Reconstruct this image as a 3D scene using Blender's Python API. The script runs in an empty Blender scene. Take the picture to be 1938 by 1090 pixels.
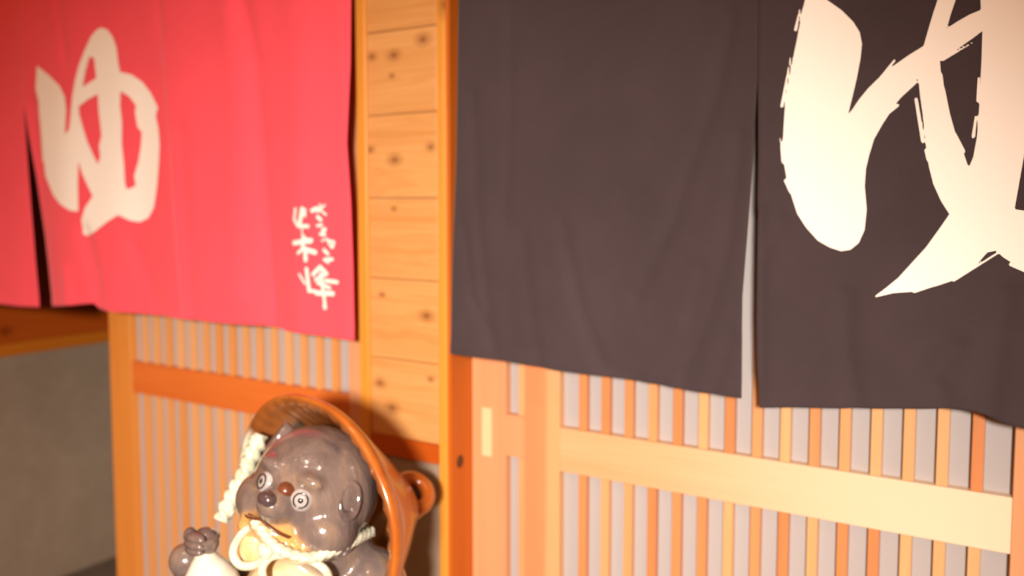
import bpy, bmesh, math, random
import numpy as np
from mathutils import Vector, Matrix, noise as mnoise

random.seed(7)
S = bpy.context.scene
COL = S.collection

# ------------------------------------------------------------------ camera
F_PX, CX, CY = 1656.0, 969.0, 501.0          # focal length and optical centre in the 1938x1090 frame
YAW, PITCH = math.radians(31.9), math.atan(120.0 / 1656.0)
EYE = np.array([0.0, 0.0, 1.5])
cam_d = bpy.data.cameras.new('camera')
cam = bpy.data.objects.new('camera', cam_d)
COL.objects.link(cam)
cam.location = EYE
cam.rotation_euler = (math.pi / 2 - PITCH, 0, YAW)
cam_d.sensor_width = 36.0
cam_d.lens = 36.0 * F_PX / 1938.0
cam_d.shift_x = 0.0
cam_d.shift_y = -(545.0 - CY) / 1938.0
cam_d.clip_start = 0.02
cam_d.dof.use_dof = True
cam_d.dof.focus_distance = 1.20
cam_d.dof.aperture_fstop = 2.2
S.camera = cam

# ------------------------------------------------------------------ world, lights, exposure
S.view_settings.view_transform = 'Standard'
S.view_settings.look = 'None'
S.view_settings.gamma = 1.0
S.view_settings.use_curve_mapping = False
S.view_settings.exposure = 0.0
w = bpy.data.worlds.new('world')
S.world = w
w.use_nodes = True
w.node_tree.nodes['Background'].inputs[0].default_value = (1.0, 0.34, 0.075, 1)
w.node_tree.nodes['Background'].inputs[1].default_value = 0.50


def lamp(name, kind, loc, target, power, color, size=0.3, angle=None):
    d = bpy.data.lights.new(name, kind)
    d.energy = power
    d.color = color
    if kind == 'AREA':
        d.shape = 'DISK'
        d.size = size
    else:
        d.shadow_soft_size = size
    if kind == 'SPOT':
        d.spot_size = math.radians(angle)
        d.spot_blend = 1.0
    o = bpy.data.objects.new(name, d)
    COL.objects.link(o)
    o.location = loc
    o.rotation_euler = (Vector(target) - Vector(loc)).to_track_quat('-Z', 'Y').to_euler()
    return o


lamp('hall_spotlight', 'SPOT', (0.80, -1.85, 1.95), (-1.48, 1.65, 0.44), 1340, (1.0, 0.89, 0.79), 0.15, 59)
lamp('ceiling_downlight', 'SPOT', (-1.1, 0.25, 2.6), (-1.25, 1.2, 0.7), 11, (1.0, 0.84, 0.66), 0.06, 70)
lamp('ceiling_downlight', 'SPOT', (-0.35, 0.35, 2.6), (-0.6, 1.3, 0.6), 9, (1.0, 0.84, 0.66), 0.06, 70)

# ------------------------------------------------------------------ picture-to-place helpers
_fw = np.array([-math.sin(YAW) * math.cos(PITCH), math.cos(YAW) * math.cos(PITCH), -math.sin(PITCH)])
_rt = np.array([math.cos(YAW), math.sin(YAW), 0.0])
_up = np.cross(_rt, _fw)


def ray(x, y):
    return _fw + _rt * (x - CX) / F_PX - _up * (y - CY) / F_PX


def at_y(x, y, Y):
    r = ray(x, y)
    return EYE + r * (Y / r[1])


def at_d(x, y, D):
    return EYE + ray(x, y) * D


def pix(P):
    v = np.asarray(P, float) - EYE
    d = v @ _fw
    return (CX + F_PX * (v @ _rt) / d, CY - F_PX * (v @ _up) / d)


# ------------------------------------------------------------------ object helpers
def props(o, label=None, cat=None, group=None, kind=None):
    if label:
        o['label'] = label
    if cat:
        o['category'] = cat
    if group:
        o['group'] = group
    if kind:
        o['kind'] = kind
    return o


def empty(name, loc, label, cat, kind=None, group=None):
    o = bpy.data.objects.new(name, None)
    o.empty_display_size = 0.05
    COL.objects.link(o)
    o.location = loc
    return props(o, label, cat, group, kind)


def obj(name, mesh, mat=None, parent=None, loc=None):
    o = bpy.data.objects.new(name, mesh)
    COL.objects.link(o)
    if parent is not None:
        o.parent = parent
    if loc is not None:
        o.location = loc
    if mat is not None and not mesh.materials:
        mesh.materials.append(mat)
    return o


def smooth(me, on=True):
    me.polygons.foreach_set('use_smooth', [on] * len(me.polygons))
    return me


def box_mesh(x0, x1, y0, y1, z0, z1, bev=0.0):
    bm = bmesh.new()
    v = [bm.verts.new((x, y, z)) for x in (x0, x1) for y in (y0, y1) for z in (z0, z1)]
    for f in ((0, 1, 3, 2), (4, 6, 7, 5), (0, 4, 5, 1), (2, 3, 7, 6), (0, 2, 6, 4), (1, 5, 7, 3)):
        bm.faces.new([v[i] for i in f])
    bmesh.ops.recalc_face_normals(bm, faces=bm.faces)
    if bev > 0:
        bmesh.ops.bevel(bm, geom=list(bm.edges), offset=bev, segments=1, affect='EDGES', profile=0.5)
    me = bpy.data.meshes.new('box')
    bm.to_mesh(me)
    bm.free()
    return me


def box(name, b, mat, parent=None, bev=0.0):
    return obj(name, box_mesh(*b, bev), mat, parent)


def tube_mesh(pts, radius, seg=10, closed=False, twist=0.0, lobes=0, n=None):
    """tube through a Catmull-Rom path; radius a number or list; lobes/twist give a rope profile"""
    P = [Vector(p) for p in pts]
    R = radius if hasattr(radius, '__len__') else [radius] * len(P)
    N = n or max(24, 10 * len(P))
    out, rad = [], []
    m = len(P)
    tot = m if closed else m - 1
    for i in range(N + (0 if closed else 1)):
        t = i / N * tot
        k = min(int(t), tot - 1)
        f = t - k
        g = (lambda j: P[j % m]) if closed else (lambda j: P[max(0, min(m - 1, j))])
        p0, p1, p2, p3 = g(k - 1), g(k), g(k + 1), g(k + 2)
        out.append(0.5 * ((2 * p1) + (p2 - p0) * f + (2 * p0 - 5 * p1 + 4 * p2 - p3) * f * f + (3 * p1 - p0 - 3 * p2 + p3) * f ** 3))
        ra, rb = R[k % m], R[(k + 1) % m]
        rad.append(ra + (rb - ra) * f)
    verts, faces = [], []
    nn = len(out)
    ref = Vector((0.3, -0.2, 0.93)).normalized()
    L = 0.0
    for i in range(nn):
        a = out[(i - 1) % nn] if closed else out[max(0, i - 1)]
        b = out[(i + 1) % nn] if closed else out[min(nn - 1, i + 1)]
        t = (b - a).normalized()
        if i:
            L += (out[i] - out[i - 1]).length
        u = (ref - t * ref.dot(t)).normalized()
        v = t.cross(u)
        for j in range(seg):
            an = 2 * math.pi * j / seg
            r = rad[i] * (1 + (0.16 * math.cos(lobes * (an + twist * L)) if lobes else 0))
            verts.append(out[i] + (u * math.cos(an) + v * math.sin(an)) * r)
    for i in range(nn if closed else nn - 1):
        for j in range(seg):
            a, b = i * seg + j, i * seg + (j + 1) % seg
            c, d = ((i + 1) % nn) * seg + (j + 1) % seg, ((i + 1) % nn) * seg + j
            faces.append((a, b, c, d))
    if not closed:
        faces.append(tuple(range(seg))[::-1])
        faces.append(tuple((nn - 1) * seg + j for j in range(seg)))
    me = bpy.data.meshes.new('tube')
    me.from_pydata([tuple(v) for v in verts], [], faces)
    return smooth(me)


def ball_mesh(c, r, M=None, seg=28, rings=18):
    """ellipsoid with centre c, radii r and optional 3x3 frame M"""
    verts, faces = [], []
    for i in range(rings + 1):
        th = math.pi * i / rings
        for j in range(seg):
            ph = 2 * math.pi * j / seg
            p = Vector((r[0] * math.sin(th) * math.cos(ph), r[1] * math.sin(th) * math.sin(ph), r[2] * math.cos(th)))
            if M is not None:
                p = M @ p
            verts.append(tuple(Vector(c) + p))
    for i in range(rings):
        for j in range(seg):
            faces.append((i * seg + j, (i + 1) * seg + j, (i + 1) * seg + (j + 1) % seg, i * seg + (j + 1) % seg))
    bm = bmesh.new()
    me = bpy.data.meshes.new('ball')
    me.from_pydata(verts, [], faces)
    bm.from_mesh(me)
    bmesh.ops.remove_doubles(bm, verts=bm.verts, dist=1e-6)
    bmesh.ops.recalc_face_normals(bm, faces=bm.faces)
    bm.to_mesh(me)
    bm.free()
    return smooth(me)


# ------------------------------------------------------------------ materials
class NT:
    def __init__(self, name):
        self.m = bpy.data.materials.new(name)
        self.m.use_nodes = True
        self.t = self.m.node_tree
        self.b = self.t.nodes['Principled BSDF']

    def n(self, kind, **kw):
        nd = self.t.nodes.new(kind)
        for k, v in kw.items():
            setattr(nd, k, v)
        return nd

    def l(self, a, b):
        self.t.links.new(a, b)

    def val(self, nd, i, v):
        nd.inputs[i].default_value = v

    def math(self, op, a, b=None, c=None, clamp=False):
        nd = self.n('ShaderNodeMath', operation=op, use_clamp=clamp)
        for i, s in enumerate((a, b, c)):
            if s is None:
                continue
            if hasattr(s, 'links') or hasattr(s, 'is_linked'):
                self.l(s, nd.inputs[i])
            else:
                nd.inputs[i].default_value = s
        return nd.outputs[0]

    def mix(self, fac, a, b, mode='MIX'):
        nd = self.n('ShaderNodeMix', data_type='RGBA', blend_type=mode)
        for i, s in ((0, fac), (6, a), (7, b)):
            if hasattr(s, 'is_linked'):
                self.l(s, nd.inputs[i])
            elif i == 0:
                nd.inputs[i].default_value = s
            else:
                nd.inputs[i].default_value = (*s, 1)
        return nd.outputs[2]

    def ramp(self, fac, stops):
        nd = self.n('ShaderNodeValToRGB')
        e = nd.color_ramp.elements
        while len(e) < len(stops):
            e.new(0.5)
        for el, (p, c) in zip(e, stops):
            el.position = p
            el.color = (*c, 1) if len(c) == 3 else c
        self.l(fac, nd.inputs[0])
        return nd.outputs[0]

    def noise(self, vec, scale, detail=3.0, rough=0.55, dist=0.0):
        nd = self.n('ShaderNodeTexNoise')
        self.val(nd, 'Scale', scale)
        self.val(nd, 'Detail', detail)
        self.val(nd, 'Roughness', rough)
        self.val(nd, 'Distortion', dist)
        self.l(vec, nd.inputs['Vector'])
        return nd.outputs[0]


def wood(name, dark, light, axis='Z', spread=0.0, alt=None, knots=(), knot_r=0.008, rough=0.42, streak=0.5, band=None, coat=0.25):
    """varnished softwood: growth lines along axis, per-piece tone, optional knots (x, y, z, size) in the thing's own space,
    band = (axis index, edge, softness, colour): sapwood on one side of a line"""
    k = NT(name)
    tc = k.n('ShaderNodeTexCoord')
    info = k.n('ShaderNodeObjectInfo')
    off = k.n('ShaderNodeVectorMath', operation='MULTIPLY')
    cmb = k.n('ShaderNodeCombineXYZ')
    for i in range(3):
        k.l(info.outputs['Random'], cmb.inputs[i])
    k.l(cmb.outputs[0], off.inputs[0])
    off.inputs[1].default_value = (7.3, 11.1, 5.7)
    add = k.n('ShaderNodeVectorMath', operation='ADD')
    k.l(tc.outputs['Object'], add.inputs[0])
    k.l(off.outputs[0], add.inputs[1])
    mp = k.n('ShaderNodeMapping')
    sc = {'X': (0.9, 16, 16), 'Y': (16, 0.9, 16), 'Z': (16, 16, 0.9)}[axis]
    mp.inputs['Scale'].default_value = sc
    k.l(add.outputs[0], mp.inputs['Vector'])
    n1 = k.noise(mp.outputs[0], 1.6, 3, 0.5, 0.6)
    rings = k.math('FRACT', k.math('MULTIPLY', n1, 7.0))
    rings = k.math('PINGPONG', rings, 0.5)
    n2 = k.noise(mp.outputs[0], 9.0, 2, 0.6, 0.2)
    fac = k.math('ADD', k.math('MULTIPLY', rings, 0.55 * streak), k.math('ADD', k.math('MULTIPLY', n1, 0.9), k.math('MULTIPLY', n2, 0.35 * streak)))
    fac = k.math('SUBTRACT', fac, 0.38, clamp=True)
    col = k.ramp(fac, [(0.0, light), (0.85, dark)])
    if alt is not None:
        r = k.ramp(info.outputs['Random'], [(0.15, (0, 0, 0)), (0.85, (1, 1, 1))])
        col = k.mix(k.math('MULTIPLY', r, spread), col, k.ramp(fac, [(0.0, alt[1]), (0.85, alt[0])]))
    if band is not None:
        sep = k.n('ShaderNodeSeparateXYZ')
        k.l(tc.outputs['Object'], sep.inputs[0])
        wob = k.math('ADD', sep.outputs[band[0]], k.math('MULTIPLY', n1, 0.02))
        mr = k.n('ShaderNodeMapRange', interpolation_type='SMOOTHSTEP')
        k.l(wob, mr.inputs[0])
        mr.inputs[1].default_value = band[1] - band[2]
        mr.inputs[2].default_value = band[1] + band[2]
        col = k.mix(mr.outputs[0], col, band[3])
    for (kx, ky, kz, s) in knots:
        sub = k.n('ShaderNodeVectorMath', operation='SUBTRACT')
        k.l(tc.outputs['Object'], sub.inputs[0])
        sub.inputs[1].default_value = (kx, ky, kz)
        scl = k.n('ShaderNodeVectorMath', operation='MULTIPLY')
        k.l(sub.outputs[0], scl.inputs[0])
        stretch = {'X': (0.75, 0.2, 1.1), 'Y': (0.2, 0.75, 1.1), 'Z': (1.2, 0.2, 0.7)}[axis]
        scl.inputs[1].default_value = tuple(a / s for a in stretch)
        ln = k.n('ShaderNodeVectorMath', operation='LENGTH')
        k.l(scl.outputs[0], ln.inputs[0])
        d = k.math('ADD', ln.outputs['Value'], k.math('MULTIPLY', n2, 0.5))
        halo = k.ramp(k.math('MULTIPLY', d, 0.3), [(0.16, (1, 1, 1)), (0.30, (0.55, 0.55, 0.55)), (0.75, (0, 0, 0))])
        col = k.mix(k.math('MULTIPLY', halo, 0.8), col, (dark[0] * .32, dark[1] * .22, dark[2] * .2))
    k.l(col, k.b.inputs['Base Color'])
    k.val(k.b, 'Roughness', rough)
    k.val(k.b, 'Coat Weight', coat)
    k.val(k.b, 'Specular IOR Level', 0.3)
    k.val(k.b, 'Coat Roughness', 0.25)
    bmp = k.n('ShaderNodeBump')
    k.val(bmp, 'Strength', 0.06)
    k.val(bmp, 'Distance', 0.002)
    k.l(n2, bmp.inputs['Height'])
    k.l(bmp.outputs[0], k.b.inputs['Normal'])
    return k.m


def mottled(name, c0, c1, scale=3.0, rough=0.8, c2=None, bump=0.1, axis_scale=(1, 1, 1)):
    k = NT(name)
    tc = k.n('ShaderNodeTexCoord')
    mp = k.n('ShaderNodeMapping')
    mp.inputs['Scale'].default_value = axis_scale
    k.l(tc.outputs['Object'], mp.inputs['Vector'])
    a = k.noise(mp.outputs[0], scale, 6, 0.6, 0.4)
    b = k.noise(mp.outputs[0], scale * 9, 4, 0.7)
    f = k.math('ADD', k.math('MULTIPLY', a, 0.75), k.math('MULTIPLY', b, 0.25))
    st = [(0.33, c0), (0.66, c1)]
    if c2:
        st.append((0.8, c2))
    k.l(k.ramp(f, st), k.b.inputs['Base Color'])
    k.val(k.b, 'Roughness', rough)
    bmp = k.n('ShaderNodeBump')
    k.val(bmp, 'Strength', bump)
    k.val(bmp, 'Distance', 0.004)
    k.l(b, bmp.inputs['Height'])
    k.l(bmp.outputs[0], k.b.inputs['Normal'])
    return k.m


def cloth(name, color, vary=0.12, trans=0.0):
    k = NT(name)
    tc = k.n('ShaderNodeTexCoord')
    a = k.noise(tc.outputs['Object'], 4.0, 4, 0.6)
    wv = k.noise(tc.outputs['Object'], 420.0, 1, 0.5)
    f = k.math('ADD', k.math('MULTIPLY', a, 0.7), k.math('MULTIPLY', wv, 0.3))
    lo = tuple(c * (1 - vary) for c in color)
    hi = tuple(min(1, c * (1 + vary)) for c in color)
    k.l(k.ramp(f, [(0.3, lo), (0.7, hi)]), k.b.inputs['Base Color'])
    k.val(k.b, 'Roughness', 0.9)
    k.val(k.b, 'Specular IOR Level', 0.05)
    k.val(k.b, 'Sheen Weight', 0.15)
    bmp = k.n('ShaderNodeBump')
    k.val(bmp, 'Strength', 0.05)
    k.val(bmp, 'Distance', 0.001)
    k.l(wv, bmp.inputs['Height'])
    k.l(bmp.outputs[0], k.b.inputs['Normal'])
    return k.m


def glaze(name, c0, c1, scale=18.0, rough=0.12, streak=(1, 1, 1)):
    k = NT(name)
    tc = k.n('ShaderNodeTexCoord')
    mp = k.n('ShaderNodeMapping')
    mp.inputs['Scale'].default_value = streak
    k.l(tc.outputs['Object'], mp.inputs['Vector'])
    a = k.noise(mp.outputs[0], scale, 5, 0.65, 0.5)
    k.l(k.ramp(a, [(0.32, c0), (0.68, c1)]), k.b.inputs['Base Color'])
    k.val(k.b, 'Roughness', rough)
    k.val(k.b, 'Coat Weight', 0.7)
    k.val(k.b, 'Coat Roughness', 0.06)
    bmp = k.n('ShaderNodeBump')
    k.val(bmp, 'Strength', 0.12)
    k.val(bmp, 'Distance', 0.003)
    k.l(a, bmp.inputs['Height'])
    k.l(bmp.outputs[0], k.b.inputs['Normal'])
    return k.m


# ------------------------------------------------------------------ layout constants (metres)
Y_DOOR, Y_BACK_LEAF, Y_PIER, Y_NOREN = 1.70, 1.74, 1.65, 1.60
PX0, PX1 = -1.476, -1.199
X_IN = -3.60
Z_LINTEL, Z_TOP = 2.16, 2.72
ZF = -0.12                                   # floor level

ORANGE = ((0.49, 0.152, 0.046), (0.58, 0.22, 0.080))
PALE = ((0.60, 0.285, 0.115), (0.69, 0.38, 0.17))


def pier_knot(x, y, s, root=(-1.3375, Y_PIER, 0)):
    p = at_y(x, y, Y_PIER)
    return (p[0] - root[0], p[1] - root[1], p[2], s)


M = {}
M['board'] = wood('knotty_board', (0.47, 0.19, 0.045), (0.62, 0.315, 0.105), 'X', streak=0.85, spread=0.5, alt=((0.50, 0.215, 0.06), (0.66, 0.35, 0.13)),
                  knots=[pier_knot(*q) for q in ((799, 74, .011), (744, 104, .010), (702, 107, .008), (740, 143, .005), (746, 302, .011), (699, 283, .008),
                                                 (814, 278, .008), (744, 395, .005), (806, 598, .011), (718, 725, .010), (741, 772, .012), (722, 558, .006), (814, 718, .006))])
M['trim'] = wood('trim_wood', (0.54, 0.20, 0.022), (0.66, 0.28, 0.040), 'Z', rough=0.32, coat=0.5, streak=0.4)
_rk = at_y(841, 8, Y_PIER)
_jk = np.array([PX1, 1.69, at_y(865, 872, 1.69)[2]])
M['post'] = wood('post_wood', (0.54, 0.20, 0.022), (0.66, 0.28, 0.040), 'Z', rough=0.32, coat=0.5, streak=0.4,
                 knots=[(_rk[0] + 1.3375, 0.0, _rk[2], .014)])
M['shaded_side_lintel'] = wood('shaded_side_lintel_wood', (0.42, 0.080, 0.004), (0.50, 0.115, 0.008), 'Z', rough=0.45, coat=0.1, streak=0.4)  # post wood darkened and reddened, side shade put into its colour; lintels too
M['batten'] = wood('batten_wood', (0.36, 0.055, 0.003), (0.44, 0.08, 0.006), 'X', streak=0.4)
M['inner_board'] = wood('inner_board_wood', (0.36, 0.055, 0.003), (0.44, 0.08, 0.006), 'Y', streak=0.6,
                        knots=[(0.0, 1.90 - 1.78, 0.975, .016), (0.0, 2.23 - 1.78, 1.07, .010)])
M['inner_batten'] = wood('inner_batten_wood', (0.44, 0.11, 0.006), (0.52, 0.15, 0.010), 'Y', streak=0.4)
M['concrete'] = mottled('bare_concrete', (0.23, 0.165, 0.11), (0.315, 0.235, 0.165), 2.2, 0.85, (0.37, 0.285, 0.205))
M['slat'] = wood('lattice_slat_wood', *ORANGE, 'Z', spread=1.0, alt=PALE, streak=0.4)
M['slat_dim'] = wood('lattice_slat_wood_left', (0.55, 0.19, 0.04), (0.66, 0.29, 0.085), 'Z', spread=0.7, alt=PALE, streak=0.4)
M['stile'] = wood('door_stile_wood', (0.58, 0.24, 0.10), (0.65, 0.305, 0.145), 'Z', streak=0.4)
M['stile_front'] = wood('door_stile_two_tone', (0.58, 0.19, 0.076), (0.65, 0.245, 0.105), 'Z', streak=0.35, band=(0, 0.066, 0.010, (0.63, 0.335, 0.15)))
M['rail_pale'] = wood('door_rail_pale', (0.55, 0.285, 0.125), (0.64, 0.375, 0.19), 'X', streak=0.6, band=(0, 0.62, 0.42, (0.76, 0.60, 0.42)))
M['rail_red'] = wood('door_rail_red', (0.52, 0.11, 0.016), (0.64, 0.165, 0.03), 'X', streak=0.5)
M['stile_left'] = wood('door_stile_left', (0.54, 0.165, 0.022), (0.66, 0.26, 0.05), 'Z', streak=0.4)
M['pull'] = wood('finger_pull_wood', (0.60, 0.44, 0.22), (0.68, 0.53, 0.30), 'Z', streak=0.3)
M['red'] = cloth('red_cotton', (0.84, 0.084, 0.118), 0.05)
M['navy'] = cloth('navy_cotton', (0.052, 0.037, 0.040), 0.14)
M['white'] = cloth('white_print', (0.86, 0.82, 0.74), 0.02)
M['floor'] = mottled('floor_stone', (0.10, 0.075, 0.055), (0.17, 0.13, 0.10), 2.5, 0.6)
M['plaster'] = mottled('dim_plaster', (0.30, 0.22, 0.14), (0.36, 0.27, 0.18), 2.0, 0.9)

kg = NT('frosted_glass')
kg.val(kg.b, 'Base Color', (0.50, 0.46, 0.45, 1))
kg.val(kg.b, 'Roughness', 0.45)
kg.val(kg.b, 'Transmission Weight', 0.25)
kg.val(kg.b, 'Specular IOR Level', 0.4)
_tc = kg.n('ShaderNodeTexCoord')
_gn = kg.noise(_tc.outputs['Object'], 900.0, 1)
_gb = kg.n('ShaderNodeBump')
kg.val(_gb, 'Strength', 0.15)
kg.val(_gb, 'Distance', 0.0005)
kg.l(_gn, _gb.inputs['Height'])
kg.l(_gb.outputs[0], kg.b.inputs['Normal'])
M['glass'] = kg.m

# ------------------------------------------------------------------ setting
props(box('floor', (-6.0, 3.0, -3.2, 3.5, ZF - 0.06, ZF), M['floor']), 'dark stone floor running under the doors', 'floor', kind='structure')

# pier between the two doorways
pier = empty('wall_center', (-1.3375, Y_PIER, 0), 'narrow wood clad pier with concrete base between the two curtained doorways', 'wall', 'structure')
px = lambda v: v + 1.3375
box('core', (px(PX0) + .012, px(PX1) - .036, 0.012, 0.16, ZF, Z_TOP), M['plaster'], pier)
joints = [0.919, 1.114, 1.311, 1.508, 1.709, 1.907, 2.105, 2.303, 2.50, Z_TOP]
for a, b in zip(joints[:-1], joints[1:]):
    box('board', (px(-1.4445), px(-1.2355), 0.002 + random.uniform(0, .0012), 0.0135, a + .0009, b - .0009), M['board'], pier, 0.0012)
box('trim_strip', (px(PX0), px(-1.4445), -0.006, 0.16, ZF, Z_TOP), M['trim'], pier, 0.003)
box('corner_post', (px(-1.2355), px(PX1) - .010, -0.002, 0.165, ZF, Z_TOP), M['post'], pier, 0.006)
box('post_side_shade', (px(PX1) - .010, px(PX1), 0.003, 0.165, ZF, Z_TOP), M['shaded_side_lintel'], pier, 0.001)  # added thin board carrying the shade of the post's side as colour
kn = ball_mesh((px(PX1) - .0004, 0.040, _jk[2]), (0.0014, 0.015, 0.017))
obj('knot', kn, mottled('knot_wood', (0.05, 0.015, 0.004), (0.10, 0.03, 0.008), 90, 0.5), pier)
box('batten', (px(-1.4445), px(-1.2355), -0.004, 0.0135, 0.872, 0.919), M['batten'], pier, 0.0015)
box('concrete_panel', (px(-1.4445), px(-1.2355), 0.004, 0.0135, ZF, 0.872), M['concrete'], pier)

# wall seen through the left doorway, behind the opened door
wl = empty('wall_left', (X_IN, 1.78, 0), 'dim inner wall of bare concrete under dark boards beyond the red curtain', 'wall', 'structure')
box('core', (-0.12, -0.012, 0.0, 1.7, ZF, Z_TOP), M['plaster'], wl)
zz = [0.925, 1.12, 1.32, 1.52, 1.72, 1.92, 2.12, 2.32, 2.52, Z_TOP]
for a, b in zip(zz[:-1], zz[1:]):
    box('board', (-0.012, 0.0, 0.0, 1.7, a + .001, b - .001), M['inner_board'], wl, 0.0015)
box('batten', (-0.012, 0.008, 0.0, 1.7, 0.872, 0.925), M['inner_batten'], wl, 0.002)
box('concrete_panel', (-0.012, 0.001, 0.0, 1.7, ZF, 0.872), M['concrete'], wl)

props(box('wall_back', (-3.72, 1.6, 3.48, 3.6, ZF, Z_TOP), M['plaster']), 'plain plaster wall deep behind the doorways', 'wall', kind='structure')
props(box('wall_right', (1.25, 3.0, 1.66, 3.48, ZF, Z_TOP), M['plaster']), 'plain wall beyond the right doorway', 'wall', kind='structure')
props(box('ceiling', (-3.72, 1.6, 1.66, 3.6, Z_TOP, Z_TOP + .06), M['plaster']), 'plain ceiling over the rooms behind the doors', 'ceiling', kind='structure')
props(box('wall_outer', (-6.0, -3.722, 1.66, 1.80, ZF, Z_TOP), M['plaster']), 'plain wall beyond the far end of the red curtain', 'wall', kind='structure')
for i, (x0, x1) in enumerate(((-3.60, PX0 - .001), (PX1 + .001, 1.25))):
    props(box('trim_%d' % (i + 1), (x0, x1, 1.672, 1.79, Z_LINTEL, Z_TOP), M['shaded_side_lintel']),
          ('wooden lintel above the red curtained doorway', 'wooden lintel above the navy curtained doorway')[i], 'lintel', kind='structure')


# ------------------------------------------------------------------ lattice doors
def lattice_door(name, x0, x1, sl, sr, y, label, mats, n=15, n_show=None, first=None, pitch=None, slat_w=0.0195):
    """sliding lattice door; sl/sr = inner edges of the stiles, mats = (left stile, right stile, rail, slat)"""
    r = empty(name, (x0, y, 0), label, 'door', 'structure')
    X = lambda v: v - x0
    box('stile', (0, X(sl), 0, 0.032, ZF + 0.006, 2.15), mats[0], r, 0.0015)
    box('stile', (X(sr), X(x1), 0, 0.032, ZF + 0.006, 2.15), mats[1], r, 0.0015)
    for z0, z1 in ((ZF + 0.006, 0.10), (0.8925, 0.9925), (2.05, 2.15)):
        box('rail', (X(sl), X(sr), 0.0008, 0.031, z0, z1), mats[2], r, 0.0012)
    p = pitch or (sr - sl) / (n + 1)
    f0 = first if first is not None else sl + p
    up = box_mesh(-slat_w / 2, slat_w / 2, 0.006, 0.024, 0.9925, 2.05, 0.001)
    lo = box_mesh(-slat_w / 2, slat_w / 2, 0.006, 0.024, 0.10, 0.8925, 0.001)
    for k in range(n):
        x = f0 + k * p
        if x > sr - slat_w / 2:
            break
        obj('slat', up, mats[3], r, (X(x), 0, 0))
        obj('slat', lo, mats[3], r, (X(x), 0, 0))
    for z0, z1 in ((0.10, 0.8925), (0.9925, 2.05)):
        g = box('glass_pane', (X(sl) - .004, X(sr) + .004, 0.0245, 0.0285, z0 - .004, z1 + .004), M['glass'], r)
        g['label'] = 'frosted glass behind the lattice slats'
    return r


lattice_door('door_1', -2.60, -1.47, -2.487, -1.563, Y_DOOR, 'opened wooden lattice sliding door under the red curtain, behind the statue',
             (M['stile_left'], M['stile'], M['rail_red'], M['slat_dim']))
lattice_door('door_2', -1.024, 0.045, -0.933, -0.047, Y_DOOR, 'front wooden lattice sliding door with a pale middle rail below the navy curtain',
             (M['stile_front'], M['stile'], M['rail_pale'], M['slat']))
d3 = lattice_door('door_3', -1.1985, -0.13, -1.101, -0.22, Y_BACK_LEAF, 'rear lattice sliding door with a pale finger pull, showing beside the corner post',
                  (M['stile'], M['stile'], M['stile'], M['slat']), first=-1.0585, pitch=0.0554, n=15, slat_w=0.022)
# finger pull: a pale frame let into the stile of the rear leaf
pa, pb = at_y(913, 770, Y_BACK_LEAF), at_y(931, 864, Y_BACK_LEAF)
fx0, fx1, fz0, fz1 = pa[0] + 1.1985, pb[0] + 1.1985, pb[2], pa[2]
bm = bmesh.new()
t = 0.0035
for b in ((fx0, fx0 + t, fz0, fz1), (fx1 - t, fx1, fz0, fz1), (fx0 + t, fx1 - t, fz0, fz0 + t), (fx0 + t, fx1 - t, fz1 - t, fz1)):
    me = box_mesh(b[0], b[1], -0.0025, 0.004, b[2], b[3])
    bm.from_mesh(me)
    bpy.data.meshes.remove(me)
me = box_mesh(fx0 + t, fx1 - t, -0.0006, 0.004, fz0 + t, fz1 - t)
bm.from_mesh(me)
me2 = bpy.data.meshes.new('finger_pull')
bm.to_mesh(me2)
bm.free()
fp = obj('finger_pull', me2, M['pull'], d3)
fp['label'] = 'pale wooden finger pull let into the door stile'


# ------------------------------------------------------------------ noren curtains
def plane(pts, Y=Y_NOREN):
    return np.array([at_y(x, y, Y)[[0, 2]] for x, y in pts])


def seg_dist(P, a, b):
    d = b - a
    t = np.clip(((P - a) @ d) / max(d @ d, 1e-12), 0, 1)
    return np.sqrt((((P - a) - t[:, None] * d) ** 2).sum(1)), t


def polyline_dist(P, L):
    D = np.full(len(P), 1e9)
    for a, b in zip(L[:-1], L[1:]):
        D = np.minimum(D, seg_dist(P, a, b)[0])
    return D


def make_folds(spec, waves):
    F = [(plane(p), w, a) for p, w, a in spec]

    def disp(X, Z):
        P = np.stack([np.ravel(X), np.ravel(Z)], 1)
        d = np.zeros(len(P))
        for L, w, a in F:
            d += a * np.exp(-(polyline_dist(P, L) / w) ** 2)
        for ax, az, ph, am in waves:
            d += am * np.sin(ax * P[:, 0] + az * P[:, 1] + ph) * np.clip((2.3 - P[:, 1]) / 0.9, 0, 1)
        return d.reshape(np.shape(X))
    return disp


def interp_edge(pts, Y=Y_NOREN):
    q = plane(pts, Y)
    o = np.argsort(q[:, 1])
    return q[o, 1], q[o, 0]


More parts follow.
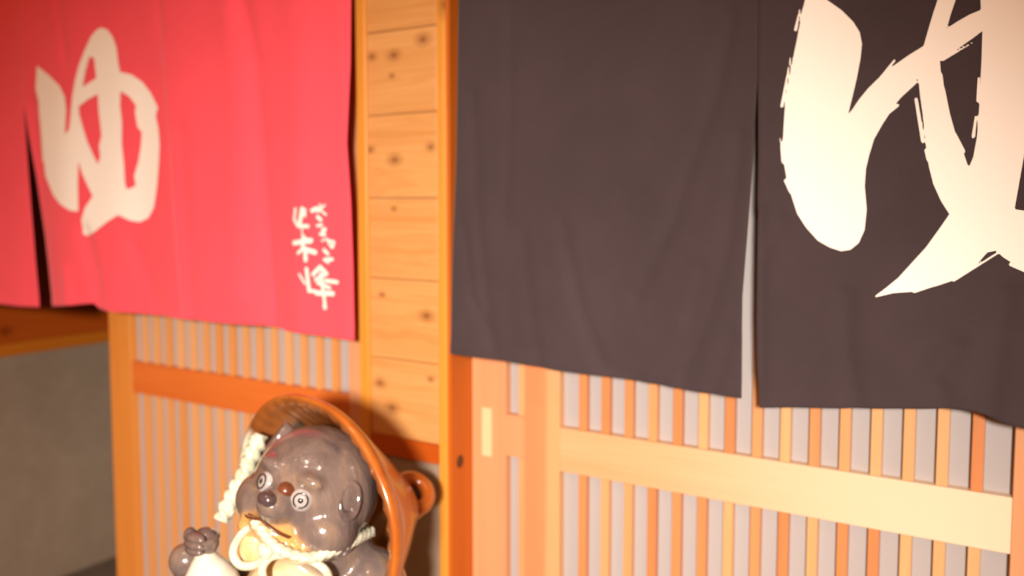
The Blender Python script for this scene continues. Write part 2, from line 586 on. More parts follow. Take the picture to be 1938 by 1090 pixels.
def cloth_panel(parent, left, right, hem, disp, mat, z_top=2.30, step=0.006, dy=0.0):
    """left/right: edge polylines (px), hem: hem polyline (px); builds the hanging panel as a fine grid with thickness"""
    hz = plane(hem)
    o = np.argsort(hz[:, 0])
    hx, hzz = hz[o, 0], hz[o, 1]
    lz, lx = left if isinstance(left, tuple) else interp_edge(left)
    rz, rx = right if isinstance(right, tuple) else interp_edge(right)
    wdt = abs(np.mean(rx) - np.mean(lx))
    nu, nv = int(wdt / step) + 2, int(1.2 / step)
    u = np.linspace(0, 1, nu)
    x_h = np.interp(1.15, lz, lx) * (1 - u) + np.interp(1.15, rz, rx) * u
    zb = np.interp(x_h, hx, hzz)
    v = np.linspace(0, 1, nv)[:, None]
    Z = z_top * (1 - v) + zb[None, :] * v
    XL, XR = np.interp(Z, lz, lx), np.interp(Z, rz, rx)
    X = XL * (1 - u[None, :]) + XR * u[None, :]
    Yv = Y_NOREN + dy + disp(X, Z)
    hemstep = -0.0011 / (1 + np.exp(((Z - zb[None, :]) - 0.024) / 0.0015))
    Yv = Yv + hemstep
    V = np.stack([X, Yv, Z], -1).reshape(-1, 3)
    V -= np.array(parent.location)
    idx = np.arange(nu * nv).reshape(nv, nu)
    Fc = np.stack([idx[:-1, :-1], idx[1:, :-1], idx[1:, 1:], idx[:-1, 1:]], -1).reshape(-1, 4)
    me = bpy.data.meshes.new('cloth_panel')
    me.from_pydata(V.tolist(), [], Fc.tolist())
    smooth(me)
    ob = obj('cloth_panel', me, mat, parent)
    s = ob.modifiers.new('thickness', 'SOLIDIFY')
    s.thickness = 0.0014
    s.offset = -1.0
    return ob


def painted(name, parent, disp, polys, holes, strokes, mat, label, cell=0.0028, lift=0.0022, dyf=None):
    """flat print on the cloth: outline polygons and brush strokes cut from a fine grid that follows the folds"""
    pts = np.concatenate([plane(p) for p in polys] + [plane([a, b]) for a, b, r in strokes]) if polys else np.concatenate([plane([a, b]) for a, b, r in strokes])
    x0, z0 = pts.min(0) - 0.02
    x1, z1 = pts.max(0) + 0.02
    gx, gz = np.arange(x0, x1, cell), np.arange(z0, z1, cell)
    GX, GZ = np.meshgrid(gx, gz)
    P = np.stack([GX.ravel(), GZ.ravel()], 1)

    def poly_sdf(L):
        L = np.vstack([L, L[:1]])
        inside = np.zeros(len(P), bool)
        D = np.full(len(P), 1e9)
        for a, b in zip(L[:-1], L[1:]):
            D = np.minimum(D, seg_dist(P, a, b)[0])
            c = (a[1] > P[:, 1]) != (b[1] > P[:, 1])
            den = b[1] - a[1] if abs(b[1] - a[1]) > 1e-12 else 1e-12
            inside ^= c & (P[:, 0] < (b[0] - a[0]) * (P[:, 1] - a[1]) / den + a[0])
        return np.where(inside, D, -D)
    sdf = np.full(len(P), -1e9)
    for p in polys:
        sdf = np.maximum(sdf, poly_sdf(plane(p)))
    for h in holes:
        sdf = np.minimum(sdf, -poly_sdf(plane(h)))
    for a, b, r in strokes:
        A, B = plane([a, b])
        rad = r if isinstance(r, (list, tuple)) else (r, r)
        c = plane([((a[0] + b[0]) / 2, (a[1] + b[1]) / 2), ((a[0] + b[0]) / 2, (a[1] + b[1]) / 2 + 1)])
        mpp = np.linalg.norm(c[1] - c[0])
        d, t = seg_dist(P, A, B)
        sdf = np.maximum(sdf, (rad[0] + (rad[1] - rad[0]) * t) * mpp - d)
    G = sdf.reshape(GX.shape)
    verts, faces, cache = [], [], {}

    def vid(key, p):
        if key not in cache:
            cache[key] = len(verts)
            verts.append(p)
        return cache[key]
    ny, nx = G.shape
    act = np.maximum.reduce([G[:-1, :-1], G[:-1, 1:], G[1:, 1:], G[1:, :-1]]) > 0
    for j, i in zip(*np.nonzero(act)):
        cs = ((j, i), (j, i + 1), (j + 1, i + 1), (j + 1, i))
        f = []
        for q in range(4):
            a, b = cs[q], cs[(q + 1) % 4]
            ga, gb = G[a], G[b]
            if ga > 0:
                f.append(vid(a, (gx[a[1]], gz[a[0]])))
            if (ga > 0) != (gb > 0):
                t = ga / (ga - gb)
                kk = (a, b) if a < b else (b, a)
                f.append(vid(kk, (gx[a[1]] * (1 - t) + gx[b[1]] * t, gz[a[0]] * (1 - t) + gz[b[0]] * t)))
        if len(f) > 2:
            faces.append(f)
    V = np.array(verts)
    Yv = Y_NOREN + disp(V[:, 0], V[:, 1]) - lift
    if dyf is not None:
        Yv = Yv + dyf(V[:, 0], V[:, 1])
    W = np.stack([V[:, 0], Yv, V[:, 1]], 1) - np.array(parent.location)
    me = bpy.data.meshes.new(name)
    me.from_pydata(W.tolist(), [], faces)
    smooth(me)
    ob = obj(name, me, mat, parent)
    ob['label'] = label
    return ob


def zoomed(pts, ox, oy, s):
    return [(ox + x / s, oy + y / s) for x, y in pts]


# ---- navy curtain
navy = empty('noren_curtain', (-0.15, Y_NOREN, 1.12), 'navy blue split doorway curtain with a white brush character over the right lattice doors', 'curtain')
navy_disp = make_folds([
    ([(965, 0), (962, 250), (955, 420)], 0.014, 0.0035), ([(895, 180), (905, 420), (930, 650)], 0.016, 0.006),
    ([(880, 430), (895, 560), (935, 660)], 0.012, 0.005), ([(985, 450), (1000, 580), (1020, 690)], 0.018, 0.0045),
    ([(1060, 430), (1100, 600), (1140, 700), (1200, 720)], 0.018, 0.005),
    ([(1385, 30), (1355, 180), (1310, 300), (1270, 420), (1200, 560)], 0.016, 0.0065),
    ([(1400, 260), (1380, 450), (1340, 600), (1290, 720)], 0.017, 0.006), ([(1330, 520), (1300, 640), (1240, 740)], 0.018, 0.005),
    ([(1385, 640), (1350, 740)], 0.014, 0.004),
    ([(1480, 420), (1450, 480)], 0.014, 0.004), ([(1600, 560), (1602, 660), (1620, 770)], 0.018, 0.007),
    ([(1810, 660), (1760, 710), (1790, 775)], 0.020, 0.008), ([(1680, 560), (1650, 640), (1700, 700)], 0.03, -0.004),
    ([(1900, 560), (1880, 680), (1870, 790)], 0.02, 0.008), ([(1440, 400), (1438, 760)], 0.012, 0.006),
], [(9.0, 1.5, 0.4, 0.006), (21.0, -3.0, 1.1, 0.0025)])
cloth_panel(navy, [(869, -260), (868, 0), (866, 300), (860, 500), (856, 668)],
            [(1437, -300), (1435, 150), (1427, 300), (1416, 450), (1407, 560), (1406, 620), (1405, 753)],
            [(850, 668), (950, 682), (1060, 702), (1200, 722), (1300, 738), (1412, 754)], navy_disp, M['navy'])
cloth_panel(navy, [(1437, -300), (1436, 150), (1437, 300), (1434, 450), (1432, 600), (1433, 700), (1438, 771)],
            (np.array([1.0, 2.4]), np.array([0.215, 0.20])),
            [(1430, 771), (1500, 770), (1600, 772), (1700, 773), (1790, 776), (1840, 780), (1880, 795), (1910, 806), (1938, 812), (2000, 822), (2100, 828), (2300, 850)],
            navy_disp, M['navy'])
cloth_panel(navy, (np.array([1.0, 2.4]), np.array([0.235, 0.205])), (np.array([1.0, 2.4]), np.array([0.89, 0.88])),
            [(2100, 828), (2300, 850), (2600, 880), (3400, 960)], navy_disp, M['navy'], step=0.012)
Z = lambda p: zoomed(p, 1400, 0, 1.816)
outer = Z([(240, -28), (270, -20), (300, 0), (350, 35), (390, 75), (412, 110), (420, 150), (415, 200), (402, 270), (388, 330), (372, 395), (388, 375), (410, 342),
           (440, 305), (470, 275), (520, 232), (580, 190), (632, 158), (640, 130), (650, 95), (665, 45), (680, 0), (700, -45), (740, -120), (800, -200), (860, -235),
           (930, -200), (975, -100), (990, 0), (1000, 195), (1050, 210), (1130, 250), (1200, 350), (1230, 500), (1220, 700), (1180, 850), (1120, 940), (1050, 960),
           (977, 925), (940, 907), (905, 885), (880, 862), (850, 868), (800, 925), (740, 962), (680, 982), (600, 1002), (530, 1006), (470, 1020), (466, 1017), (500, 992), (545, 955),
           (590, 905), (640, 850), (690, 780), (720, 736), (692, 692), (665, 632), (650, 572), (640, 500), (630, 400), (620, 330), (614, 268), (600, 282), (540, 352),
           (492, 425), (462, 478), (446, 530), (434, 580), (430, 640), (437, 720), (430, 790), (410, 835), (382, 858), (350, 863), (310, 850), (270, 827), (230, 782),
           (200, 735), (180, 672), (165, 620), (155, 560), (151, 500), (155, 420), (161, 330), (180, 230), (200, 130), (215, 50), (226, 0)])
hA = Z([(712, 97), (725, 50), (742, 0), (765, -60), (800, -95), (826, -40), (829, 34), (790, 50), (748, 74)])
hB = Z([(688, 208), (705, 205), (750, 167), (800, 132), (834, 106), (831, 200), (826, 300), (821, 400), (815, 470), (802, 540), (786, 577), (762, 505), (742, 462), (722, 390), (706, 310), (692, 260)])
hC = Z([(944, 719), (958, 640), (976, 540), (1000, 330), (1040, 330), (1100, 400), (1130, 520), (1120, 650), (1080, 740), (1000, 728)])
zs = lambda L: [(Z([a])[0], Z([b])[0], (r / 1.816, r2 / 1.816)) for a, b, r, r2 in L]
dry = zs([((208, 34), (194, 104), 2, 5), ((178, 196), (148, 366), 2, 5), ((143, 476), (153, 556), 2, 6), ((606, 340), (630, 486), 5, 6), ((640, 515), (648, 550), 5, 5),
          ((532, 208), (474, 276), 4, 2), ((470, 292), (436, 322), 4, 3), ((606, 281), (536, 348), 5, 3), ((543, 362), (466, 420), 5, 8), ((800, 146), (698, 206), 2, 4),
          ((821, 268), (817, 348), 3, 4), ((812, 400), (802, 470), 4, 5), ((688, 258), (700, 320), 8, 4), ((738, 460), (768, 520), 5, 6), ((886, 870), (734, 966), 3, 3),
          ((740, 955), (600, 1004), 5, 3), ((560, 985), (468, 1019), 8, 2), ((930, 910), (1000, 940), 5, 5), ((230, 0), (212, 70), 3, 5), ((160, 620), (178, 660), 5, 5)])
painted('brush_character', navy, navy_disp, [outer], [hA, hB, hC], dry, M['white'], 'large white brush-written hiragana yu')
rod = obj('rod', tube_mesh([(-1.19 + .15, 0.012, 1.19), (-.2, 0.012, 1.19), (1.2 + .15, 0.012, 1.19)], 0.012), M['post'], navy)

# ---- red curtain
red = empty('noren_curtain', (-2.45, Y_NOREN, 1.14), 'red split doorway curtain with a white brush character over the left lattice door', 'curtain')
red_disp = make_folds([
    ([(108, 0), (125, 110)], 0.02, 0.006), ([(300, 0), (305, 60)], 0.02, 0.004), ([(160, 440), (180, 520), (188, 590)], 0.03, 0.012),
    ([(455, 0), (480, 120), (495, 350), (515, 610)], 0.030, 0.012), ([(430, 0), (450, 200), (460, 560)], 0.05, -0.007), ([(560, 0), (565, 620)], 0.06, -0.008),
    ([(250, 470), (300, 590)], 0.035, 0.007), ([(345, 250), (365, 600)], 0.03, 0.007), ([(640, 0), (655, 250), (660, 640)], 0.022, -0.006), ([(60, 200), (88, 580)], 0.03, 0.008),
    ([(130, 520), (135, 580)], 0.03, -0.010),
], [(11.0, 1.0, 0.2, 0.008), (24.0, -2.0, 2.1, 0.003)])
z2 = (np.array([1.0, 2.4]), np.array([-3.52, -3.50]))
s1 = [(38, -250), (40, 100), (42, 190)]
cloth_panel(red, z2, s1 + [(55, 400), (62, 500), (69, 581)], [(-330, 560), (-150, 568), (0, 575), (40, 580), (69, 582)], red_disp, M['red'])
cloth_panel(red, s1 + [(62, 330), (76, 450), (90, 581)], [(300, -250), (308, 67), (323, 242), (347, 545), (352, 604)],
            [(80, 581), (130, 578), (178, 574), (186, 585), (215, 590), (300, 598), (352, 604)], red_disp, M['red'])
red_step = 0.0022
# right panel overlaps the middle one and hangs flat at its outer edge
redge_x = plane([(672, 300)])[0][0]


def red_right_disp(X, Z):
    return red_disp(X, Z) * np.clip((redge_x + 0.004 - X) / 0.14, 0, 1)


cloth_panel(red, [(302, -250), (306, 67), (321, 242), (343, 545), (348, 604)], [(665, -250), (665, 0), (664, 120), (658, 270), (665, 380), (669, 500), (672, 643)],
            [(345, 603), (420, 610), (500, 617), (540, 626), (600, 634), (673, 645)], red_right_disp, M['red'], dy=-red_step)
Z = lambda p: zoomed(p, 30, 30, 2.477)
outer = Z([(100, 235), (160, 280), (215, 330), (240, 380), (248, 440), (245, 520), (243, 557), (262, 535), (268, 480), (270, 440), (275, 380), (285, 310), (300, 240),
           (325, 165), (355, 95), (380, 65), (400, 55), (430, 65), (455, 100), (472, 150), (480, 220), (488, 263), (540, 275), (590, 310), (630, 360), (652, 400),
           (668, 430), (656, 470), (670, 530), (676, 600), (672, 680), (662, 780), (651, 850), (640, 900), (610, 948), (570, 967), (530, 960), (480, 933), (440, 960),
           (400, 992), (370, 1016), (330, 1032), (312, 1022), (315, 960), (335, 895), (366, 845), (345, 800), (320, 740), (304, 680), (302, 780), (305, 917), (270, 913),
           (220, 882), (180, 840), (150, 780), (135, 750), (128, 690), (118, 680), (115, 600), (112, 540), (105, 470), (103, 400), (93, 340)])
hA = Z([(348, 190), (368, 198), (378, 292), (345, 315), (318, 335), (330, 260)])
hB = Z([(385, 366), (390, 450), (403, 560), (392, 610), (398, 660), (388, 697), (365, 650), (340, 590), (320, 520), (305, 460), (303, 425), (340, 393)])
hC = Z([(490, 352), (530, 378), (560, 420), (555, 450), (565, 520), (585, 545), (580, 610), (568, 680), (548, 750), (555, 795), (530, 810), (515, 812), (508, 780), (505, 700), (495, 600), (496, 500), (488, 420)])
painted('brush_character', red, red_disp, [outer], [hA, hB, hC], [], M['white'], 'white brush-written hiragana yu')
q = lambda L: [(zoomed([a], 540, 370, 4.74)[0], zoomed([b], 540, 370, 4.74)[0], 1.28 * r / 4.74) for a, b, r in L]
let = q([((117, 122), (105, 215), 13), ((105, 215), (140, 270), 13), ((180, 122), (158, 245), 18), ((203, 128), (203, 180), 12), ((140, 272), (230, 275), 13), ((175, 280), (180, 350), 6),
         ((100, 425), (255, 402), 17), ((190, 370), (185, 470), 16), ((205, 392), (243, 410), 17), ((140, 515), (190, 470), 12), ((190, 475), (288, 508), 17), ((205, 500), (208, 575), 17),
         ((152, 705), (200, 785), 9), ((215, 658), (235, 850), 15), ((235, 850), (290, 860), 12), ((270, 705), (330, 640), 15), ((330, 640), (385, 700), 15), ((290, 752), (375, 705), 12),
         ((375, 762), (480, 776), 14), ((310, 780), (410, 828), 13), ((300, 872), (440, 878), 17), ((335, 700), (372, 1000), 13), ((366, 985), (369, 1002), 17),
         ((265, 135), (310, 115), 15), ((332, 80), (345, 140), 7), ((345, 140), (382, 172), 8), ((372, 85), (310, 150), 7), ((312, 192), (337, 217), 14), ((308, 270), (347, 264), 10),
         ((350, 305), (377, 300), 11), ((335, 345), (370, 352), 12), ((377, 310), (345, 345), 9), ((345, 405), (395, 387), 6), ((398, 402), (450, 415), 9), ((452, 418), (440, 462), 11),
         ((405, 425), (430, 465), 9), ((365, 488), (397, 522), 13), ((368, 575), (435, 570), 13), ((388, 592), (400, 598), 10)])
painted('small_lettering', red, red_right_disp, [], [], let, M['white'], 'two small columns of white brush lettering', cell=0.0016, dyf=lambda X, Z: -red_step + 0 * X)
obj('rod', tube_mesh([(-3.58 + 2.45, 0.012, 1.17), (-2.4 + 2.45, 0.012, 1.17), (PX0 - .002 + 2.45, 0.012, 1.17)], 0.012), M['post'], red)

# ------------------------------------------------------------------ glazed raccoon-dog statue
ST = np.array([-1.19, 1.19, 0.0])
tan = empty('raccoon_dog_statue', ST, 'glazed ceramic raccoon-dog statue with a round hat in front of the wooden pier', 'statue')
loc = lambda P: tuple(np.asarray(P) - ST)
M['glaze_fur'] = None
HC = Vector((0.036, -0.028, 0.966))                       # head centre
fd = Vector((0.16, -0.955, 0.20)).normalized()            # where the face looks
ld = Vector((0.95, 0.16, -0.26))
ld = (ld - fd * ld.dot(fd)).normalized()
ud = fd.cross(ld)
HM = Matrix((ld, -fd, ud)).transposed()                   # columns: left, back, up
hp = lambda l, f, u: HC + ld * l + fd * f + ud * u

prims = []


def P(c, r, tag='fur', mat=None):
    prims.append((Vector(c), Vector(r), mat, tag))


def chain(a, b, ra, rb, tag='fur', n=7):
    a, b = Vector(a), Vector(b)
    for i in range(n):
        t = i / (n - 1)
        r = ra + (rb - ra) * t
        P(a.lerp(b, t), (r, r, r), tag)


for s in (-1, 1):
    P((s * .115, -.13, ZF + .045), (.065, .11, .05))
    P((s * .115, -.03, .06), (.095, .11, .18))
P((0, -.02, .36), (.205, .19, .28))
P((0, -.085, .37), (.165, .155, .25), 'cream')
P((.005, .0, .68), (.155, .125, .19))
P((.005, -.050, .70), (.115, .122, .165), 'cream')
P((.02, .0, .85), (.10, .095, .08))
P((.115, .03, .765), (.07, .075, .085))
P((-.115, .0, .765), (.065, .07, .075))
chain((.135, .02, .74), (.205, -.02, .57), .055, .047)
chain((.205, -.02, .57), (.17, -.14, .50), .046, .042)
chain((-.12, -.01, .75), (-.215, -.06, .70), .052, .044)
chain((-.215, -.06, .70), (-.200, -.135, .815), .042, .034)
P((0, .17, .06), (.10, .12, .17))
# head
P(HC, (.119, .112, .118), 'fur', HM)
P(hp(.068, .035, -.045), (.060, .062, .055), 'fur', HM)
P(hp(-.068, .035, -.045), (.060, .062, .055), 'fur', HM)
P(hp(0, .096, -.018), (.038, .052, .034), 'fur', HM)
P(hp(0, .078, -.066), (.052, .055, .032), 'tan', HM)
P(hp(.046, .060, -.082), (.040, .054, .028), 'tan', HM)
P(hp(-.046, .060, -.082), (.040, .054, .028), 'tan', HM)
for s in (-1, 1):
    P(hp(s * .040, .094, .040), (.030, .018, .014), 'fur', HM)      # brow ridges
bm = bmesh.new()
for c, r, m, tg in prims:
    me = ball_mesh(c, r, m, 24, 16)
    bm.from_mesh(me)
    bpy.data.meshes.remove(me)
tmp_me = bpy.data.meshes.new('tmp')
bm.to_mesh(tmp_me)
bm.free()
tmp = bpy.data.objects.new('tmp', tmp_me)
COL.objects.link(tmp)
rm = tmp.modifiers.new('r', 'REMESH')
rm.mode = 'VOXEL'
rm.voxel_size = 0.0055
sm = tmp.modifiers.new('s', 'SMOOTH')
sm.factor = 0.5
sm.iterations = 6
dg = bpy.context.evaluated_depsgraph_get()
body_me = bpy.data.meshes.new_from_object(tmp.evaluated_get(dg))
bpy.data.objects.remove(tmp)
co = np.zeros(len(body_me.vertices) * 3)
body_me.vertices.foreach_get('co', co)
co = co.reshape(-1, 3)


def field(tags):
    D = np.full(len(co), 1e9)
    for c, r, m, tg in prims:
        if tg in tags:
            v = co - np.array(c)
            if m is not None:
                v = v @ np.array(m)
            D = np.minimum(D, (np.sqrt(((v / np.array(r)) ** 2).sum(1)) - 1) * min(r))
    return D


df, dc, dt = field(('fur',)), field(('cream',)), field(('tan',))
cc = 1 / (1 + np.exp(-(df - dc) / 0.004))
ct = 1 / (1 + np.exp(-(df - dt) / 0.003)) * (dt < dc + .02)
for nm, arr in (('cream', cc), ('tan', ct)):
    at = body_me.attributes.new(nm, 'FLOAT', 'POINT')
    at.data.foreach_set('value', arr.astype(np.float32))
smooth(body_me)
k = NT('raccoon_glaze')
tc = k.n('ShaderNodeTexCoord')
mp = k.n('ShaderNodeMapping')
mp.inputs['Scale'].default_value = (1, 1, 0.45)
k.l(tc.outputs['Object'], mp.inputs['Vector'])
a = k.noise(mp.outputs[0], 14.0, 5, 0.6, 0.6)
b = k.noise(mp.outputs[0], 60.0, 3, 0.6)
fur = k.ramp(a, [(0.30, (0.075, 0.055, 0.056)), (0.55, (0.160, 0.118, 0.102)), (0.75, (0.28, 0.185, 0.115))])
crm = k.ramp(a, [(0.32, (0.62, 0.40, 0.16)), (0.62, (0.80, 0.68, 0.42))])
tn = k.ramp(a, [(0.3, (0.50, 0.23, 0.06)), (0.65, (0.70, 0.42, 0.15))])
at1 = k.n('ShaderNodeAttribute', attribute_name='cream')
at2 = k.n('ShaderNodeAttribute', attribute_name='tan')
colr = k.mix(at2.outputs['Fac'], k.mix(at1.outputs['Fac'], fur, crm), tn)
k.l(colr, k.b.inputs['Base Color'])
k.val(k.b, 'Roughness', 0.2)
k.val(k.b, 'Coat Weight', 1.0)
k.val(k.b, 'Coat Roughness', 0.09)
bp = k.n('ShaderNodeBump')
k.val(bp, 'Strength', 0.6)
k.val(bp, 'Distance', 0.008)
k.l(k.math('ADD', a, k.math('MULTIPLY', b, 0.35)), bp.inputs['Height'])
k.l(bp.outputs[0], k.b.inputs['Normal'])
body_me.materials.clear()
obj('body', body_me, k.m, tan)
M['fur'] = glaze('dark_brown_glaze', (0.07, 0.05, 0.05), (0.19, 0.135, 0.115))
M['dark'] = glaze('black_glaze', (0.018, 0.014, 0.013), (0.035, 0.025, 0.022), 30, 0.1)
M['eyewhite'] = glaze('white_glaze', (0.32, 0.29, 0.28), (0.46, 0.42, 0.40), 20, 0.12)
M['cord'] = glaze('pale_ash_glaze', (0.42, 0.44, 0.30), (0.80, 0.78, 0.62), 34, 0.14)
M['hat_out'] = glaze('amber_hat_glaze', (0.34, 0.075, 0.008), (0.46, 0.13, 0.018), 9, 0.2)
M['bottle'] = glaze('ivory_glaze', (0.62, 0.56, 0.42), (0.85, 0.82, 0.72), 16, 0.12)
M['redbrown'] = glaze('red_brown_glaze', (0.085, 0.022, 0.010), (0.17, 0.048, 0.018), 22, 0.3)

# eyes
for s in (1, -1):
    c = hp(s * .040, .100, .006)
    outw = (fd * 0.9 + ld * s * 0.42 + ud * 0.12).normalized()
    lx = outw.cross(ud).normalized()
    ly = lx.cross(outw)
    EM = Matrix((lx, ly, outw)).transposed()
    e = obj('eye', ball_mesh(c, (.0205, .0205, .012), EM), M['eyewhite'], tan)
    ring = [c + outw * .0112 + (lx * math.cos(t) + ly * math.sin(t)) * .0125 for t in np.linspace(0, 2 * math.pi, 25)[:-1]]
    obj('iris_ring', tube_mesh(ring, .0016, 6, closed=True, n=48), M['dark'], e)
    obj('pupil', ball_mesh(c + outw * .0085, (.0062, .0062, .0050), EM), M['dark'], e)
obj('nose', ball_mesh(hp(0, .143, -.004), (.018, .013, .013), HM), glaze('purple_brown_glaze', (0.05, 0.03, 0.032), (0.09, 0.06, 0.06)), tan)
obj('nose_bridge', ball_mesh(hp(.009, .103, .012), (.018, .021, .015), HM), M['redbrown'], tan)
mouth = [hp(l, .080 + .060 * math.sqrt(max(0, 1 - (l / .062) ** 2)), -.042 - .30 * abs(l)) for l in np.linspace(-.05, .05, 9)]
obj('mouth_line', tube_mesh(mouth, .0022, 6), M['redbrown'], tan)
# ears
for s in (1, -1):
    c = hp(s * .101, .046 if s > 0 else .022, .022 if s > 0 else .062)
    outw = (ld * s * 0.75 + fd * 0.55 + ud * 0.35).normalized()
    lx = outw.cross(ud).normalized()
    ly = lx.cross(outw)
    EM = Matrix((lx, ly, outw)).transposed()
    bmr = bmesh.new()
    prof = [(0, -.006), (.008, -.002), (.013, .003), (.018, .007), (.021, .006), (.021, .000), (.019, -.018)]
    rings = []
    for r, h in prof:
        rings.append([bmr.verts.new(c + EM @ Vector((r * math.cos(t), r * 1.7 * math.sin(t), h))) for t in np.linspace(0, 2 * math.pi, 21)[:-1]])
    for r0, r1 in zip(rings[:-1], rings[1:]):
        for j in range(20):
            try:
                bmr.faces.new((r0[j], r0[(j + 1) % 20], r1[(j + 1) % 20], r1[j]))
            except ValueError:
                pass
    bmesh.ops.remove_doubles(bmr, verts=bmr.verts, dist=1e-5)
    bmesh.ops.recalc_face_normals(bmr, faces=bmr.faces)
    em = bpy.data.meshes.new('ear')
    bmr.to_mesh(em)
    bmr.free()
    obj('ear', smooth(em), M['fur'], tan)

# round hat worn behind the head: wavy-edged disc, ribbed inside, cone and pierced knob at the back
hc = Vector(loc(at_d(590, 978, 1.70)))
hn = Vector((math.sin(-.14) * math.cos(.0), -math.cos(-.14) * math.cos(.0), math.sin(-.03))).normalized()   # towards the face
hx = hn.cross(Vector((0, 0, 1))).normalized() * -1
hy = hn.cross(hx) * -1
if hy.z < 0:
    hy = -hy
RH = 0.243
hax = (-hn - hy * 0.20 - hx * 0.05)                      # the cone leans a little down from the disc's axis


def hat_mesh():
    prof_out = [(1.00, -.004), (.985, -.016), (.93, -.034), (.84, -.062), (.72, -.098), (.58, -.142), (.44, -.180), (.34, -.212), (.26, -.236), (.20, -.246), (.10, -.252), (.01, -.253)]
    prof_in = [(.992, .006), (.965, .008), (.93, .004), (.90, -.002), (.86, -.014), (.74, -.054), (.60, -.098), (.42, -.15), (.22, -.195), (.02, -.215)]
    seg = 168
    verts, faces = [], []

    def ringv(rr, h, rib):
        for j in range(seg):
            t = 2 * math.pi * j / seg
            wob = 1 + 0.012 * math.sin(3 * t + .6) + 0.006 * math.sin(7 * t)
            hh = h + rib * (0.5 + 0.5 * math.cos(42 * t))
            p = hc + hx * (RH * rr * wob * math.cos(t)) + hy * (RH * rr * wob * math.sin(t)) + (hn * hh if hh > 0 else hax * (-hh))
            verts.append(tuple(p))
    allp = [(r, h, 0) for r, h in prof_out[::-1]] + [(r, h, .005 if .80 < r < .95 else 0) for r, h in prof_in]
    for r, h, rib in allp:
        ringv(r, h, rib)
    for i in range(len(allp) - 1):
        for j in range(seg):
            a, b = i * seg + j, i * seg + (j + 1) % seg
            faces.append((a, b, b + seg, a + seg))
    me = bpy.data.meshes.new('hat')
    me.from_pydata(verts, [], faces)
    bmx = bmesh.new()
    bmx.from_mesh(me)
    bmesh.ops.recalc_face_normals(bmx, faces=bmx.faces)
    bmx.to_mesh(me)
    bmx.free()
    at_ = me.attributes.new('inside', 'FLOAT', 'POINT')
    n_o = len(prof_out)
    at_.data.foreach_set('value', [1.0 if i // seg > n_o else 0.0 for i in range(len(me.vertices))])
    return smooth(me)


hk = NT('hat_glaze')
tc = hk.n('ShaderNodeTexCoord')
a = hk.noise(tc.outputs['Object'], 12.0, 5, 0.6, 0.4)
base = hk.ramp(a, [(0.3, (0.34, 0.075, 0.008)), (0.7, (0.48, 0.14, 0.018))])
dirn = hk.n('ShaderNodeVectorMath', operation='DOT_PRODUCT')
sb = hk.n('ShaderNodeVectorMath', operation='SUBTRACT')
hk.l(tc.outputs['Object'], sb.inputs[0])
sb.inputs[1].default_value = tuple(hc)
hk.l(sb.outputs[0], dirn.inputs[0])
dirn.inputs[1].default_value = tuple((-hx * 0.94 + hy * -0.2 + hn * 0.9).normalized())
mr = hk.n('ShaderNodeMapRange', interpolation_type='SMOOTHSTEP')
hk.l(hk.math('ADD', dirn.outputs['Value'], hk.math('MULTIPLY', hk.math('SUBTRACT', a, 0.5), 0.05)), mr.inputs[0])
mr.inputs[1].default_value = 0.100
mr.inputs[2].default_value = 0.128
ash = hk.ramp(hk.noise(tc.outputs['Object'], 40.0, 4, 0.6), [(0.35, (0.42, 0.45, 0.30)), (0.62, (0.80, 0.79, 0.62))])
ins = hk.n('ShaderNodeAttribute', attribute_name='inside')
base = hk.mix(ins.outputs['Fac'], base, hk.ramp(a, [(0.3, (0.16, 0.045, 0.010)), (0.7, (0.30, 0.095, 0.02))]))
hk.l(hk.mix(mr.outputs[0], base, ash), hk.b.inputs['Base Color'])
hk.val(hk.b, 'Roughness', 0.25)
hk.val(hk.b, 'Coat Weight', 0.45)
hk.val(hk.b, 'Coat Roughness', 0.1)
bp = hk.n('ShaderNodeBump')
hk.val(bp, 'Strength', 0.15)
hk.val(bp, 'Distance', 0.004)
hk.l(a, bp.inputs['Height'])
hk.l(bp.outputs[0], hk.b.inputs['Normal'])
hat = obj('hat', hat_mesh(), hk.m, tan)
# knob on the crown, a thick ring standing on the cone tip
kd = float((np.array(hc + hax * .262) + ST - EYE) @ _fw)
kc = Vector(loc(at_d(779, 934, kd)))
ka = Vector((0.62, -0.30, 0.72)).normalized()
k1 = ka.cross(Vector((0, 1, 0))).normalized()
k2 = ka.cross(k1)
kring = [kc + (k1 * math.cos(t) + k2 * math.sin(t)) * .037 for t in np.linspace(0, 2 * math.pi, 17)[:-1]]
obj('hat_knob', tube_mesh(kring, .0165, 12, closed=True, n=48), M['hat_out'], hat)
obj('knob_hole_shade', ball_mesh(kc - ka * .004, (.026, .026, .005), Matrix((k1, k2, ka)).transposed()), M['dark'], hat)  # solid black disc stands in for the shade inside the ring
obj('knob_base', ball_mesh(kc - ka * .036, (.046, .046, .036), Matrix((k1, k2, ka)).transposed()), M['hat_out'], hat)

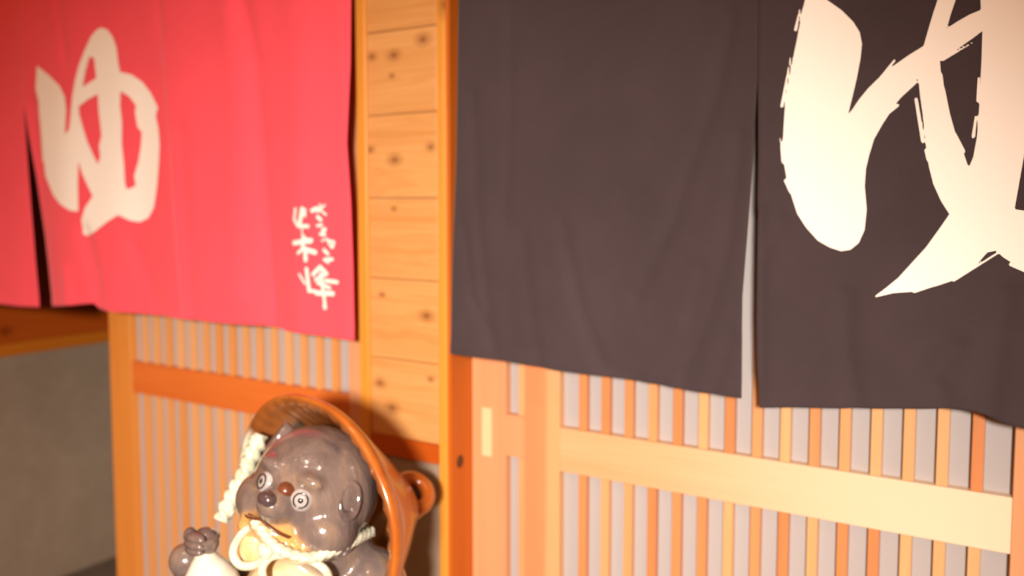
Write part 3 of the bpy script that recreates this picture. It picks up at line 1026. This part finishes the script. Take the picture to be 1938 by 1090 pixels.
# chin cord with bow, all pale ash glaze
cordp = [(703, 1006, 1.66), (668, 1024, 1.60), (628, 1043, 1.565), (585, 1055, 1.545), (545, 1046, 1.535), (516, 1030, 1.535), (498, 1008, 1.545), (482, 988, 1.56)]
obj('chin_cord', tube_mesh([loc(at_d(*p)) for p in [(x, y, d - .035) for x, y, d in cordp]], .0095, 12, twist=140, lobes=3, n=140), M['cord'], tan)
sc = [(494, 822, 1.74), (482, 850, 1.735), (470, 880, 1.73), (458, 908, 1.725), (444, 936, 1.72), (431, 960, 1.71), (418, 986, 1.70)]
obj('hat_cord', tube_mesh([loc(at_d(*p)) for p in sc], [.014, .017, .015, .017, .018, .017, .014], 14, twist=90, lobes=3, n=110), M['cord'], tan)
bow = [(497, 1000, 1.535), (508, 1022, 1.53), (504, 1050, 1.53), (484, 1068, 1.535), (456, 1070, 1.54), (441, 1048, 1.55), (450, 1020, 1.55), (474, 998, 1.545)]
bw = obj('cord_bow', tube_mesh([loc(at_d(*p)) for p in bow], .0075, 10, closed=True, n=80), M['cord'], tan)
bow2 = [(505, 1060, 1.53), (530, 1050, 1.525), (580, 1056, 1.53), (620, 1085, 1.535), (612, 1125, 1.53), (560, 1140, 1.525), (512, 1120, 1.525), (496, 1085, 1.53)]
obj('cord_bow', tube_mesh([loc(at_d(*p)) for p in bow2], .0075, 10, closed=True, n=80), M['cord'], tan)
obj('cord_knot', ball_mesh(loc(at_d(503, 1040, 1.525)), (.017, .014, .018)), M['cord'], tan)
# cream pads framed by the bow loops
obj('bow_loop_fill', ball_mesh(loc(at_d(474, 1034, 1.56)), (.028, .014, .036)), glaze('cream_glaze', (0.62, 0.42, 0.17), (0.80, 0.66, 0.38), 12), tan)

# sake flask in the raised right paw
fb = Vector(loc(at_d(398, 1098, 1.60)))
prof = [(0, -.085), (.040, -.085), (.050, -.07), (.055, -.03), (.048, .01), (.030, .035), (.019, .05), (.0185, .062), (.027, .075), (.029, .080), (.024, .082), (.014, .066), (0, .06)]
axis = Vector((-.10, -.12, 1)).normalized()
ax1 = axis.cross(Vector((0, 1, 0))).normalized()
ax2 = axis.cross(ax1)
V, Fq = [], []
for r, h in prof:
    for t in np.linspace(0, 2 * math.pi, 29)[:-1]:
        V.append(tuple(fb + axis * h + (ax1 * math.cos(t) + ax2 * math.sin(t)) * r))
for i in range(len(prof) - 1):
    for j in range(28):
        a, b = i * 28 + j, i * 28 + (j + 1) % 28
        Fq.append((a, b, b + 28, a + 28))
me = bpy.data.meshes.new('sake_flask')
me.from_pydata(V, [], Fq)
bmx = bmesh.new()
bmx.from_mesh(me)
bmesh.ops.remove_doubles(bmx, verts=bmx.verts, dist=1e-5)
bmesh.ops.recalc_face_normals(bmx, faces=bmx.faces)
bmx.to_mesh(me)
bmx.free()
fl = obj('sake_flask', smooth(me), M['bottle'], tan)
obj('flask_mouth', tube_mesh([tuple(fb + axis * .079 + (ax1 * math.cos(t) + ax2 * math.sin(t)) * .026) for t in np.linspace(0, 2 * math.pi, 17)[:-1]], .006, 8, closed=True, n=40), M['fur'], fl)
pc = fb + axis * .075
gm = []
for (o, r) in (((.004, .004, 0), (.026, .022, .026)), ((.006, -.020, .014), (.024, .011, .010)), ((.004, -.022, .002), (.025, .011, .009)), ((.002, -.020, -.010), (.023, .011, .009)), ((-.018, -.012, .012), (.011, .013, .015))):
    m_ = ball_mesh(pc + Vector(o), r, None, 18, 12)
    gm.append(m_)
bmx = bmesh.new()
for m_ in gm:
    bmx.from_mesh(m_)
pw = bpy.data.meshes.new('paw')
bmx.to_mesh(pw)
bmx.free()
obj('paw', smooth(pw), M['fur'], tan)
# account book hanging from the left paw
bk = box('account_book', (.125, .215, -.20, -.178, .40, .53), M['bottle'], tan, 0.004)
tl = tube_mesh([(0, .20, .16), (.02, .27, .20), (.05, .31, .30), (.06, .29, .40)], [.07, .075, .06, .02], 14)
obj('tail', tl, M['fur'], tan)
